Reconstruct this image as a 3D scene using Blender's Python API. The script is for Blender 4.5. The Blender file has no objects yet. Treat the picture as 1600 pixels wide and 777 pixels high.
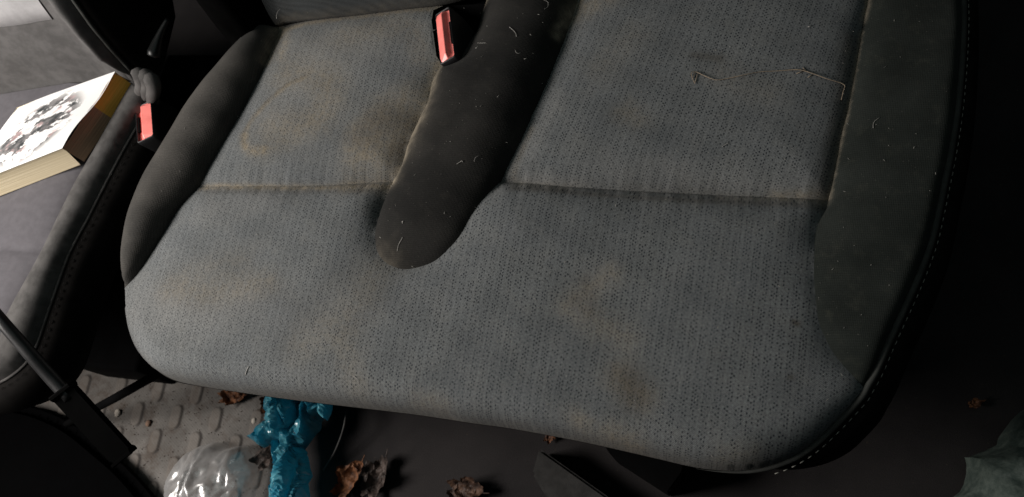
import bpy, bmesh, math, random
import numpy as np
from mathutils import Vector, Matrix, noise
from mathutils.geometry import delaunay_2d_cdt

random.seed(7)
rng = np.random.default_rng(11)
scene = bpy.context.scene
COL = scene.collection

# ------------------------------------------------------------------ camera
# world: Z = up (normal of the seat cushion), X = across the bench, Y = towards the backrest; metres
FPX, CX, CY, DIST = 1209.0, 800.0, 388.5, 0.95
n = np.array([.24, .40, 1.0]); n /= np.linalg.norm(n)
Zc = -n
Xc = np.array([3.8, .22, -1.0]); Xc /= np.linalg.norm(Xc)
Xc -= Zc * Xc.dot(Zc); Xc /= np.linalg.norm(Xc)
Yc = np.cross(Zc, Xc)
M = np.array([Xc, Yc, Zc])
CAM = M @ np.array([0, 0, -DIST])

cam_data = bpy.data.cameras.new('camera')
cam = bpy.data.objects.new('camera', cam_data)
COL.objects.link(cam)
r_, u_, b_ = M @ np.array([1, 0, 0.]), M @ np.array([0, -1., 0]), M @ np.array([0, 0, -1.])
cam.matrix_world = Matrix(((r_[0], u_[0], b_[0], CAM[0]), (r_[1], u_[1], b_[1], CAM[1]),
                           (r_[2], u_[2], b_[2], CAM[2]), (0, 0, 0, 1)))
cam_data.sensor_width = 36
cam_data.lens = 36 * FPX / 1600
cam_data.clip_start = .02
cam_data.clip_end = 50
cam_data.dof.use_dof = True
cam_data.dof.focus_distance = .93
cam_data.dof.aperture_fstop = 7.0
scene.camera = cam


def at(px, py, z=0.0):
    """survey helper: where the sight line of a photo point meets the level z"""
    d = M @ np.array([(px - CX) / FPX, (py - CY) / FPX, 1.0])
    t = (z - CAM[2]) / d[2]
    return CAM + d * t


def atp(pts, z=0.0):
    return np.array([at(p[0], p[1], z if np.isscalar(z) else z[i]) for i, p in enumerate(pts)])


# ------------------------------------------------------------------ object helpers
def tag(o, label=None, cat=None, group=None, kind=None):
    if label: o['label'] = label
    if cat: o['category'] = cat
    if group: o['group'] = group
    if kind: o['kind'] = kind
    return o


def thing(name, label, cat, loc=(0, 0, 0), group=None):
    o = bpy.data.objects.new(name, None)
    COL.objects.link(o)
    o.location = loc
    o.empty_display_size = .05
    return tag(o, label, cat, group)


def link(name, mesh, mat, parent=None, smooth=True):
    o = bpy.data.objects.new(name, mesh)
    COL.objects.link(o)
    if mat: mesh.materials.append(mat)
    if parent is not None:
        root = parent
        off = Vector((0, 0, 0))
        while root is not None:
            off += root.location
            root = root.parent
        o.parent = parent
        mesh.transform(Matrix.Translation(-off))
    if smooth:
        mesh.polygons.foreach_set('use_smooth', [True] * len(mesh.polygons))
    mesh.update()
    return o


def mesh_from(verts, faces, name='mesh'):
    me = bpy.data.meshes.new(name)
    me.from_pydata([tuple(map(float, v)) for v in verts], [], [tuple(map(int, f)) for f in faces])
    return me


def bm_mesh(bm, name='mesh'):
    me = bpy.data.meshes.new(name)
    bm.to_mesh(me)
    bm.free()
    return me


# ------------------------------------------------------------------ 2D geometry helpers
def resample(p, step):
    p = np.asarray(p, float)
    seg = np.linalg.norm(np.diff(p, axis=0), axis=1)
    s = np.concatenate([[0], np.cumsum(seg)])
    k = max(2, int(round(s[-1] / step)) + 1)
    q = np.linspace(0, s[-1], k)
    return np.stack([np.interp(q, s, p[:, i]) for i in range(p.shape[1])], 1)


def catmull(p, sub=6):
    p = np.asarray(p, float)
    P = np.vstack([2 * p[0] - p[1], p, 2 * p[-1] - p[-2]])
    out = []
    for i in range(1, len(P) - 2):
        for k in range(sub):
            t = k / sub
            a, b, c, d = P[i - 1], P[i], P[i + 1], P[i + 2]
            out.append(.5 * (2 * b + (c - a) * t + (2 * a - 5 * b + 4 * c - d) * t * t + (3 * b - a - 3 * c + d) * t ** 3))
    out.append(P[-2])
    return np.array(out)


def dist_poly(xy, line, attrs=None):
    """distance of points to a polyline (+ attribute interpolated at the nearest point)"""
    xy = np.asarray(xy, float)
    line = np.asarray(line, float)
    best = np.full(len(xy), 1e9)
    at_ = None if attrs is None else np.zeros((len(xy), attrs.shape[1]))
    for i in range(len(line) - 1):
        a, b = line[i, :2], line[i + 1, :2]
        ab = b - a
        L = ab.dot(ab)
        if L < 1e-14: continue
        t = np.clip(((xy - a) @ ab) / L, 0, 1)
        d = np.hypot(xy[:, 0] - a[0] - t * ab[0], xy[:, 1] - a[1] - t * ab[1])
        m = d < best
        best[m] = d[m]
        if attrs is not None:
            at_[m] = attrs[i] * (1 - t[m])[:, None] + attrs[i + 1] * t[m][:, None]
    return (best, at_) if attrs is not None else best


def inside(xy, poly):
    xy = np.asarray(xy, float)
    x, y = xy[:, 0], xy[:, 1]
    c = np.zeros(len(xy), bool)
    j = len(poly) - 1
    for i in range(len(poly)):
        xi, yi, xj, yj = poly[i][0], poly[i][1], poly[j][0], poly[j][1]
        if yi != yj:
            m = ((yi > y) != (yj > y)) & (x < (xj - xi) * (y - yi) / (yj - yi) + xi)
            c ^= m
        j = i
    return c


def fill(poly, step, jitter=0.0):
    """triangulated region: outline + grid of inner points -> (xy, tris)"""
    poly = np.asarray(poly, float)[:, :2]
    keep = [0]
    for i in range(1, len(poly)):
        if np.hypot(*(poly[i] - poly[keep[-1]])) > step * .15: keep.append(i)
    if np.hypot(*(poly[keep[-1]] - poly[0])) < step * .15: keep.pop()
    poly = poly[keep]
    lo, hi = poly.min(0), poly.max(0)
    gx, gy = np.meshgrid(np.arange(lo[0], hi[0], step), np.arange(lo[1], hi[1], step * .87))
    gx[1::2] += step / 2
    g = np.stack([gx.ravel(), gy.ravel()], 1)
    if jitter: g += rng.uniform(-jitter, jitter, g.shape) * step
    g = g[inside(g, poly)]
    if len(g):
        g = g[dist_poly(g, np.vstack([poly, poly[:1]])) > step * .55]
    pts = np.vstack([poly, g])
    nb = len(poly)
    res = delaunay_2d_cdt([Vector(p) for p in pts], [(i, (i + 1) % nb) for i in range(nb)], [], 1, 1e-7)
    v = np.array([tuple(p) for p in res[0]])
    f = np.array([t for t in res[2] if len(t) == 3], int)
    cen = v[f].mean(1)
    f = f[inside(cen, poly)]
    a, b, c = v[f[:, 0]], v[f[:, 1]], v[f[:, 2]]
    area = (b[:, 0] - a[:, 0]) * (c[:, 1] - a[:, 1]) - (b[:, 1] - a[:, 1]) * (c[:, 0] - a[:, 0])
    f[area < 0] = f[area < 0][:, ::-1]
    return v, f


def ss(a, b, x):
    t = np.clip((x - a) / (b - a), 0, 1)
    return t * t * (3 - 2 * t)


def tube(path, radius, seg=8, caps=True):
    path = [Vector(p) for p in path]
    verts, faces = [], []
    up = Vector((0, 0, 1))
    for i, p in enumerate(path):
        t = (path[min(i + 1, len(path) - 1)] - path[max(i - 1, 0)]).normalized()
        s = t.cross(up)
        if s.length < 1e-4: s = t.cross(Vector((1, 0, 0)))
        s.normalize()
        w = s.cross(t)
        r = radius[i] if hasattr(radius, '__len__') else radius
        for k in range(seg):
            a = 2 * math.pi * k / seg
            verts.append(p + (s * math.cos(a) + w * math.sin(a)) * r)
    for i in range(len(path) - 1):
        for k in range(seg):
            k2 = (k + 1) % seg
            faces.append((i * seg + k, i * seg + k2, (i + 1) * seg + k2, (i + 1) * seg + k))
    if caps:
        faces.append(tuple(range(seg - 1, -1, -1)))
        faces.append(tuple((len(path) - 1) * seg + k for k in range(seg)))
    return verts, faces


# ------------------------------------------------------------------ node helpers
class NT:
    def __init__(self, name):
        self.mat = bpy.data.materials.new(name)
        self.mat.use_nodes = True
        self.t = self.mat.node_tree
        self.t.nodes.clear()
        self.out = self.t.nodes.new('ShaderNodeOutputMaterial')
        self.p = self.t.nodes.new('ShaderNodeBsdfPrincipled')
        self.t.links.new(self.p.outputs[0], self.out.inputs[0])

    def new(self, typ, **kw):
        nd = self.t.nodes.new(typ)
        for k, v in kw.items(): setattr(nd, k, v)
        return nd

    def put(self, sock, v):
        if hasattr(v, 'is_output'): self.t.links.new(v, sock)
        elif isinstance(v, (tuple, list)) and len(v) == 3 and sock.type == 'RGBA': sock.default_value = (*v, 1)
        else: sock.default_value = v

    def m(self, op, a, b=None, c=None, clamp=False):
        nd = self.new('ShaderNodeMath', operation=op, use_clamp=clamp)
        self.put(nd.inputs[0], a)
        if b is not None: self.put(nd.inputs[1], b)
        if c is not None: self.put(nd.inputs[2], c)
        return nd.outputs[0]

    def sst(self, x, a, b):
        nd = self.new('ShaderNodeMapRange', interpolation_type='SMOOTHSTEP')
        self.put(nd.inputs[0], x)
        nd.inputs[1].default_value, nd.inputs[2].default_value = a, b
        return nd.outputs[0]

    def mix(self, f, a, b, mode='MIX'):
        nd = self.new('ShaderNodeMix', data_type='RGBA', blend_type=mode)
        self.put(nd.inputs[0], f); self.put(nd.inputs[6], a); self.put(nd.inputs[7], b)
        return nd.outputs[2]

    def noise(self, vec, scale, detail=3, rough=.55, out=0, dims='3D'):
        nd = self.new('ShaderNodeTexNoise', noise_dimensions=dims)
        if vec is not None: self.put(nd.inputs['Vector'], vec)
        nd.inputs['Scale'].default_value = scale
        nd.inputs['Detail'].default_value = detail
        nd.inputs['Roughness'].default_value = rough
        return nd.outputs[out]

    def coord(self, which='Object'):
        return self.new('ShaderNodeTexCoord').outputs[which]

    def attr(self, name):
        return self.new('ShaderNodeAttribute', attribute_name=name).outputs['Fac']

    def xyz(self, vec):
        nd = self.new('ShaderNodeSeparateXYZ'); self.put(nd.inputs[0], vec)
        return nd.outputs

    def comb(self, x, y, z=0.0):
        nd = self.new('ShaderNodeCombineXYZ')
        self.put(nd.inputs[0], x); self.put(nd.inputs[1], y); self.put(nd.inputs[2], z)
        return nd.outputs[0]

    def bump(self, h, strength=.3, dist=.001, normal=None):
        nd = self.new('ShaderNodeBump')
        nd.inputs['Strength'].default_value = strength
        nd.inputs['Distance'].default_value = dist
        self.put(nd.inputs['Height'], h)
        if normal is not None: self.put(nd.inputs['Normal'], normal)
        return nd.outputs[0]

    def set(self, **kw):
        for k, v in kw.items():
            self.put(self.p.inputs[k.replace('_', ' ')], v)
        return self.mat


DIRT = (.195, .168, .128)


def mat_insert():
    """grey twill seat fabric with columns of small dark dashes, soiled"""
    k = NT('grey_dash_fabric')
    uv = k.coord('UV')
    s = k.xyz(uv)
    warp = k.new('ShaderNodeSeparateXYZ')
    k.put(warp.inputs[0], k.noise(uv, 95, 2, .5, 1))
    u = k.m('ADD', s[0], k.m('MULTIPLY', k.m('SUBTRACT', warp.outputs[0], .5), .0026))
    v = k.m('ADD', s[1], k.m('MULTIPLY', k.m('SUBTRACT', warp.outputs[1], .5), .0026))
    a, b = .0029, .0045
    uu = k.m('DIVIDE', u, a)
    i = k.m('FLOOR', uu)
    fu = k.m('SUBTRACT', k.m('FRACT', uu), .5)
    par = k.m('FLOORED_MODULO', i, 2.0)
    grp = k.m('FLOORED_MODULO', i, 4.0)
    gi = k.m('FLOOR', k.m('DIVIDE', i, 4.0))
    wn0 = k.new('ShaderNodeTexWhiteNoise', noise_dimensions='1D'); k.put(wn0.inputs['W'], gi)
    vv = k.m('ADD', k.m('DIVIDE', v, b), k.m('ADD', k.m('MULTIPLY', par, .5), wn0.outputs[0]))
    j = k.m('FLOOR', vv)
    fv = k.m('SUBTRACT', k.m('FRACT', vv), .5)
    wn = k.new('ShaderNodeTexWhiteNoise', noise_dimensions='2D')
    k.put(wn.inputs['Vector'], k.comb(i, j))
    r = k.m('SQRT', k.m('ADD', k.m('MULTIPLY', fu, fu), k.m('MULTIPLY', k.m('MULTIPLY', fv, fv), 1.7)))
    dot = k.m('SUBTRACT', 1.0, k.sst(r, .14, .43))
    gate = k.m('MULTIPLY', k.m('LESS_THAN', grp, 2.5), k.sst(wn.outputs[0], .10, .75))
    dot = k.m('MULTIPLY', dot, gate)
    # twill: fine diagonal lines
    tw = k.m('SINE', k.m('MULTIPLY', k.m('ADD', s[0], k.m('MULTIPLY', s[1], -1.0)), 2 * math.pi / .0023))
    grain = k.noise(uv, 520, 3, .8)
    big = k.noise(uv, 9, 4, .6)
    mid = k.noise(uv, 34, 4, .65)
    fine = k.noise(uv, 240, 3, .7)
    dirt = k.attr('dirt')
    wear_lit = k.attr('wear_lit')
    base = k.mix(k.sst(big, .3, .7), (.108, .1145, .118), (.125, .1315, .133))
    base = k.mix(k.m('MULTIPLY', k.sst(mid, .4, .75), .22), base, (.185, .18, .165))
    base = k.mix(wear_lit, base, (.23, .225, .215))
    patch = k.sst(k.noise(uv, 85, 4, .7), .38, .62)
    dd = k.m('MULTIPLY', dirt, k.m('ADD', .46, k.m('ADD', k.m('MULTIPLY', patch, .65), k.m('MULTIPLY', k.sst(fine, .3, .7), .5))), clamp=True)
    base = k.mix(dd, base, DIRT)
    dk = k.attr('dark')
    base = k.mix(k.m('MULTIPLY', dk, k.m('ADD', .5, k.m('MULTIPLY', mid, .8)), clamp=True), base, (.060, .050, .038))  # dark stains, with crease and front-roll shade painted into the colour
    dotk = k.m('MULTIPLY', dot, k.m('MULTIPLY', k.m('ADD', .78, k.m('MULTIPLY', k.sst(big, .35, .65), .25)), k.m('SUBTRACT', 1.0, k.m('MULTIPLY', k.m('MAXIMUM', k.m('MAXIMUM', dd, wear_lit), k.attr('nap')), .7))))
    gap = k.m('MULTIPLY', k.m('GREATER_THAN', grp, 2.5), k.m('SUBTRACT', 1.0, k.m('MULTIPLY', k.m('ABSOLUTE', fu), 1.6)))
    base = k.mix(k.m('MULTIPLY', gap, .07), base, (.26, .27, .27))
    colr = k.mix(dotk, base, (.012, .015, .021))
    grain2 = k.noise(uv, 300, 2, .6)
    g2 = k.m('MAXIMUM', .2, k.m('ADD', -.45, k.m('ADD', k.m('ADD', k.m('MULTIPLY', grain, 2.1), k.m('MULTIPLY', grain2, .8)), k.m('MULTIPLY', tw, .24))))
    val = k.new('ShaderNodeHueSaturation')
    k.put(val.inputs['Value'], g2); k.put(val.inputs['Color'], colr)
    hgt = k.m('ADD', k.m('MULTIPLY', dot, -.8), k.m('ADD', k.m('MULTIPLY', grain, .8), k.m('MULTIPLY', tw, .2)))
    nrm = k.bump(k.noise(uv, 26, 3, .6), .2, .0012)
    nrm = k.bump(hgt, .45, .0007, nrm)
    return k.set(Base_Color=val.outputs[0], Roughness=.92, Normal=nrm, Sheen_Weight=.05, Sheen_Roughness=.5,
                 Specular_IOR_Level=.08)


def mat_weave(name, base=(.018, .019, .020), light=(.034, .034, .033), scale=.0032, dustc=(.055, .050, .043), spec=.06):
    """dark knitted bolster cloth"""
    k = NT(name)
    uv = k.coord('Object')
    s = k.xyz(uv)
    w1 = k.m('SINE', k.m('MULTIPLY', k.m('ADD', s[0], k.m('MULTIPLY', s[1], .55)), 2 * math.pi / scale))
    w2 = k.m('SINE', k.m('MULTIPLY', k.m('SUBTRACT', s[0], k.m('MULTIPLY', s[1], .75)), 2 * math.pi / scale))
    wv = k.m('MULTIPLY', w1, w2)
    big = k.noise(uv, 11, 4, .6)
    fine = k.noise(uv, 700, 2, .7)
    mid = k.noise(uv, 60, 4, .65)
    c = k.mix(k.sst(big, .3, .72), base, light)
    dirt = k.attr('dirt')
    c = k.mix(k.m('MULTIPLY', k.sst(mid, .5, .8), .22), c, dustc)
    c = k.mix(k.m('MULTIPLY', dirt, k.m('ADD', .4, k.m('MULTIPLY', k.sst(mid, .3, .7), .8)), clamp=True), c, DIRT)
    sp = k.sst(k.noise(uv, 420, 1, .5), .74, .80)
    c = k.mix(k.m('MULTIPLY', sp, .35), c, (.16, .15, .13))
    hs = k.new('ShaderNodeHueSaturation')
    k.put(hs.inputs['Value'], k.m('ADD', .7, k.m('ADD', k.m('MULTIPLY', fine, .7), k.m('MULTIPLY', wv, .22))))
    k.put(hs.inputs['Color'], c)
    nrm = k.bump(k.noise(uv, 30, 3, .6), .2, .003)
    nrm = k.bump(k.m('ADD', k.m('MULTIPLY', wv, .35), fine), .45, .0006, nrm)
    return k.set(Base_Color=hs.outputs[0], Roughness=.9, Normal=nrm, Sheen_Weight=.03, Sheen_Roughness=.5,
                 Specular_IOR_Level=spec)


def mat_plain(name, color, rough=.6, spec=.3, var=.25, nscale=40, bump=.15, bdist=.001, metallic=0.0, coat=0.0):
    k = NT(name)
    uv = k.coord('Object')
    nz = k.noise(uv, nscale, 4, .6)
    dark = tuple(c * (1 - var) for c in color)
    lite = tuple(min(1, c * (1 + var)) for c in color)
    c = k.mix(k.sst(nz, .3, .7), dark, lite)
    fine = k.noise(uv, nscale * 14, 2, .6)
    return k.set(Base_Color=c, Roughness=k.m('ADD', rough - .08, k.m('MULTIPLY', nz, .16)), Metallic=metallic,
                 Specular_IOR_Level=spec, Normal=k.bump(fine, bump, bdist), Coat_Weight=coat)


INSERT = mat_insert()
BOLSTER = mat_weave('charcoal_bolster_cloth', (.0150, .0147, .014), (.0255, .0243, .0226))
BOLSTER_LIT = mat_weave('charcoal_bolster_cloth_lit', (.034, .033, .031), (.062, .058, .053))  # same cloth in a paler copy, standing in for light on this bolster
BOLSTER_R = mat_weave('charcoal_bolster_cloth_right', (.0142, .0166, .0148), (.024, .0272, .0245), .0036, (.07, .07, .055))
SIDE = mat_plain('black_side_cloth', (.0075, .0068, .0064), .95, .05, .3, 30)
PIPING = mat_plain('charcoal_piping', (.038, .039, .036), .7, .2, .2, 60)
THREAD = mat_plain('grey_thread', (.24, .235, .21), .8, .2, .3, 200)
BLACK = mat_plain('black_plastic', (.008, .008, .009), .5, .35, .3, 30)
MATTEB = mat_plain('matt_black_plastic', (.0022, .0022, .0024), .9, .05, .3, 30)

# ------------------------------------------------------------------ BENCH SEAT outlines (photo survey points)
O1 = [(436, 42), (415, 42), (400, 49), (393, 55), (353, 102), (303, 164), (260, 235), (233, 280), (210, 334), (197, 388), (194, 425), (195, 450)]
O2 = [(195, 450), (199, 496), (216, 542), (240, 573), (270, 593), (317, 604), (429, 621), (524, 633), (649, 648), (742, 662), (800, 670),
      (912, 691), (1023, 716), (1079, 729), (1121, 735), (1163, 736), (1199, 730), (1236, 716), (1271, 693), (1307, 659), (1343, 620), (1351, 607)]
O3 = [(1351, 607), (1367, 578), (1382, 543), (1400, 503), (1418, 464), (1438, 417), (1453, 374), (1464, 327), (1473, 283), (1480, 250),
      (1491, 184), (1498, 117), (1502, 50), (1502, 0), (1500, -55)]
LB = [(436, 42), (433, 59), (415, 102), (402, 130), (378, 176), (341, 238), (318, 280), (312, 292), (286, 319), (270, 342), (247, 380), (216, 427), (195, 450)]
LB_S = 7
SL = [(312, 292), (360, 291), (420, 291), (500, 290), (560, 287), (600, 285), (617, 284)]
SR = [(783, 285), (830, 287), (885, 292), (1000, 299), (1140, 306), (1225, 309), (1294, 313)]
CBL = [(765, -12), (755, 17), (747, 45), (735, 65), (724, 82), (710, 96), (693, 102), (682, 113), (675, 130), (668, 159), (656, 184), (638, 223),
       (630, 250), (621, 276), (617, 284)]
CBT = [(617, 284), (610, 296), (601, 315), (590, 344), (586, 368), (589, 392), (601, 409), (618, 418), (633, 421), (657, 417), (681, 407),
       (701, 389), (719, 368), (734, 341), (752, 315), (769, 297), (783, 285)]
CBR = [(783, 285), (796, 256), (814, 221), (829, 187), (846, 150), (863, 110), (877, 76), (890, 40), (901, 6), (905, -10), (909, -28)]
RB1 = [(1356, -46), (1355, 0), (1347, 43), (1339, 94), (1327, 161), (1317, 201), (1307, 252), (1300, 290), (1294, 313)]
RB2 = [(1294, 313), (1289, 329), (1279, 347), (1274, 367), (1272, 401), (1272, 437), (1275, 471), (1279, 502), (1289, 528), (1303, 553),
       (1321, 575), (1351, 607)]
RA = [(436, 42), (480, 33), (560, 24), (640, 14), (700, 7), (765, -12)]      # crease against the backrest
RBK = [(765, -12), (830, -22), (909, -28)]
RCK = [(909, -28), (1100, -36), (1356, -46)]
RDK = [(1356, -46), (1500, -55)]


def zprof(pts, f):
    return [f(*p) for p in pts]


def z_out(px, py):   # level of the cushion's outer edge
    front = ss(430, 610, py) * ss(1420, 1180, px)
    return -.006 - .032 * front + .004 * ss(1300, 1400, px)


def r_out(px, py):
    front = ss(430, 610, py) * ss(1380, 1150, px)
    right = ss(1180, 1380, px)
    return .055 * (1 - front) * (1 - right) + .034 * front + .016 * right * (1 - front)


OUTPX = catmull(O1, 5).tolist() + catmull(O2, 5).tolist()[1:] + catmull(O3, 5).tolist()[1:]
OUT = atp(OUTPX, [z_out(*p) for p in OUTPX])
OUT_ATTR = np.array([[z_out(*p), r_out(*p)] for p in OUTPX])
nO1, nO2 = 5 * (len(O1) - 1), 5 * (len(O2) - 1)
W1, W2, W3 = OUT[:nO1 + 1], OUT[nO1:nO1 + nO2 + 1], OUT[nO1 + nO2:]

CUR_PX = {'LB1': catmull(LB[:LB_S + 1], 4), 'LB2': catmull(LB[LB_S:], 4), 'SL': catmull(SL, 4), 'SR': catmull(SR, 4), 'CBL': catmull(CBL, 4),
          'CBT': catmull(CBT, 4), 'CBR': catmull(CBR, 4), 'RB1': catmull(RB1, 4), 'RB2': catmull(RB2, 4),
          'RA': catmull(RA, 4), 'RBK': catmull(RBK, 4), 'RCK': catmull(RCK, 4), 'RDK': catmull(RDK, 4)}
CUR = {k: atp(v, 0.0) for k, v in CUR_PX.items()}


def wpt(px, py):
    return at(px, py, 0)[:2]


def H(xy):
    """height of the cushion over its plane"""
    xy = np.atleast_2d(np.asarray(xy, float))[:, :2]
    C = CUR
    LBc = np.vstack([C['LB1'], C['LB2']])
    CBc = np.vstack([C['CBL'], C['CBT'], C['CBR']])
    RBc = np.vstack([C['RB1'], C['RB2']])
    rear = np.vstack([C['RA'], C['RBK'], C['RCK'], C['RDK']])
    dO, at_ = dist_poly(xy, OUT, OUT_ATTR)
    dL, dC, dR = dist_poly(xy, LBc), dist_poly(xy, CBc), dist_poly(xy, RBc)
    dSL, dSR = dist_poly(xy, C['SL']), dist_poly(xy, C['SR'])
    dS = np.minimum(dSL, dSR)
    xs0, xs1 = wpt(420, 290)[0], wpt(610, 285)[0]
    dB = dist_poly(xy, rear)
    inL = inside(xy, np.vstack([LBc, W1[::-1]]))
    inC = inside(xy, CBc)
    inR = inside(xy, np.vstack([RBc, W3]))
    ins = ~(inL | inC | inR)
    y = xy[:, 1]
    top = np.zeros(len(xy))
    # stuffing of the grey panels
    dj = np.minimum(np.minimum(dL, dC), dR)
    dmin = np.minimum(dj, dS)
    top += np.where(ins, .011 * (1 - np.exp(-dmin / .045)), 0)
    # bolsters
    top += np.where(inL, .036 * np.sqrt(1 - (1 - np.clip(dL / .062, 0, 1)) ** 2), 0)
    ytip, yb = wpt(620, 425)[1], wpt(700, 200)[1]
    fc = .25 + .75 * ss(ytip, yb, y)
    top += np.where(inC, .031 * fc * (1 - (1 - np.clip(dC / .066, 0, 1)) ** 2.3), 0)
    top += np.where(inR, .014 * (1 - np.exp(-dR / .03)), 0)
    # grooves along seams and joints
    ys = wpt(1290, 320)[1]
    gL = .005
    c1 = wpt(598, 318); c2 = wpt(655, 195)
    gC = .004 + .011 * np.exp(-((xy[:, 0] - c1[0]) ** 2 + (y - c1[1]) ** 2) / .030 ** 2) \
        + .0015 * np.exp(-((xy[:, 0] - c2[0]) ** 2 + (y - c2[1]) ** 2) / .05 ** 2)
    gR = .002 + .006 * ss(ys - .06, ys + .01, y)
    top -= gL * np.exp(-dL / .010) + gC * np.exp(-dC / np.where(ins, .020, .008)) + gR * np.exp(-dR / .010)
    top -= ((.0035 + .007 * ss(xs0, xs1, xy[:, 0])) * np.exp(-dSL / .012) + .0115 * np.exp(-dSR / .0155)) * np.where(ins, 1, np.exp(-dj / .004))
    top -= .016 * np.exp(-dB / .022)
    # small puckers where the cloth is pulled into the seams
    top += .0007 * (np.sin(xy[:, 0] * 170 + 2 * np.sin(xy[:, 0] * 37)) + .6 * np.sin(xy[:, 0] * 411)) * np.exp(-dS / .016) * np.where(ins, 1, 0) * np.clip(dS / .003, 0, 1)
    # a sat-on hollow in each place and a slack front
    for (hx, hy, hr, hd) in ((520, 200, .11, .006), (1060, 190, .14, .007), (420, 440, .10, .004), (980, 480, .13, .005)):
        hp = wpt(hx, hy)
        top -= np.where(ins, hd * np.exp(-((xy[:, 0] - hp[0]) ** 2 + (y - hp[1]) ** 2) / hr ** 2), 0)
    # soft lumps of an old foam
    top += .0006 * np.sin(xy[:, 0] * 21 + 1.3 * np.sin(y * 17)) * np.sin(y * 24 + xy[:, 0] * 9)
    top += .0007 * np.sin(xy[:, 0] * 63 + y * 31) * np.sin(y * 71 - xy[:, 0] * 22)
    zo, R = at_[:, 0], at_[:, 1]
    t = np.clip(dO / R, 0, 1)
    return zo + (top - zo) * np.sqrt(np.maximum(0, 1 - (1 - t) ** 2))


for _ in range(2):
    new = {}
    for k_, px_ in CUR_PX.items():
        new[k_] = atp(px_, H(CUR[k_][:, :2]))
    CUR = new
# ends that meet the outline take its points exactly
CUR['LB1'][0] = CUR['RA'][0] = W1[0]
CUR['LB2'][-1] = W2[0]
CUR['RB2'][-1] = W3[0]
CUR['RDK'][-1] = W3[-1]
for a_, b_ in (('LB1', 'LB2'), ('CBL', 'CBT'), ('CBT', 'CBR'), ('RB1', 'RB2')):
    CUR[b_][0] = CUR[a_][-1]
CUR['SL'][0] = CUR['LB2'][0]; CUR['SL'][-1] = CUR['CBT'][0]
CUR['SR'][0] = CUR['CBR'][0]; CUR['SR'][-1] = CUR['RB2'][0]
CUR['RA'][-1] = CUR['CBL'][0] = CUR['RBK'][0]
CUR['RBK'][-1] = CUR['CBR'][-1] = CUR['RCK'][0]
CUR['RCK'][-1] = CUR['RB1'][0] = CUR['RDK'][0]

# soiling and wear, plus painted crease shade and a lit seam edge: (photo polyline, width px, strength, soft breakup)
ST_DIRT = [
    (RA, 9, 1.0), ([(436, 42), (428, 62), (415, 96)], 10, .8), ([(430, 46), (445, 60), (440, 90)], 14, .55),
    (SL, 6, .9), ([(540, 288), (615, 280)], 16, .7), ([(610, 280), (640, 230), (655, 190)], 10, .7),
    ([(655, 190), (668, 155), (680, 112), (690, 98)], 15, 1.0), ([(640, 10), (700, 8), (750, 0)], 12, .9),
    ([(386, 232), (384, 215), (392, 195), (405, 178), (425, 158), (450, 138), (478, 125)], 5, .6),
    ([(384, 215), (392, 238), (415, 238)], 9, .7), ([(415, 240), (460, 215), (500, 170), (505, 140)], 22, .25),
    ([(450, 120), (520, 130), (500, 190), (430, 200)], 36, .50), ([(560, 205), (590, 195), (585, 220)], 22, .55),
    ([(600, 170), (640, 150)], 30, .55), ([(560, 240), (610, 235), (640, 190)], 34, .75), ([(540, 60), (640, 40), (660, 90)], 26, .35), ([(480, 70), (600, 60)], 40, .18),
    ([(270, 455), (330, 462), (420, 445)], 26, .40), ([(300, 430), (380, 410)], 26, .22), ([(480, 540), (560, 480), (590, 420)], 36, .30),
    ([(545, 540), (560, 610)], 26, .30), ([(650, 625), (690, 635)], 16, .35),
    ([(890, 480), (920, 455), (955, 430)], 20, .42), ([(925, 500), (975, 530)], 24, .38), ([(970, 590), (1000, 620)], 24, .55),
    ([(900, 655), (915, 665)], 14, .5), ([(955, 680), (990, 700)], 20, .6), ([(1130, 715), (1175, 712)], 18, .35),
    ([(870, 60), (905, 0)], 8, .9), ([(900, 20), (960, -10)], 26, .55), ([(800, 281), (885, 290)], 6, .3), ([(1120, 303), (1290, 309)], 6, .35),
    ([(985, 170), (1000, 190), (970, 180)], 18, .35), ([(1130, 120), (1200, 150)], 30, .2), ([(940, 110), (990, 60)], 30, .22),
    ([(830, 200), (800, 270)], 7, .3), ([(1210, 300), (1290, 300)], 9, .45), ([(1348, 30), (1356, 5), (1357, -20)], 4, .9),
    ([(1347, 43), (1339, 94), (1327, 161), (1307, 252), (1297, 300)], 2.6, .75),
]
ST_WEAR_LIT = [([(440, 180), (500, 100), (560, 80)], 60, .35), ([(900, 230), (1000, 260), (1250, 290)], 26, .25), ([(870, 150), (830, 240)], 16, .35),
           ([(230, 480), (300, 500), (380, 480)], 50, .35), ([(905, 470), (945, 435)], 24, .22), ([(330, 330), (420, 310)], 30, .3),
           ([(820, 275), (900, 285)], 12, .35)]  # last stroke paints the lit edge above the right seam
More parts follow.
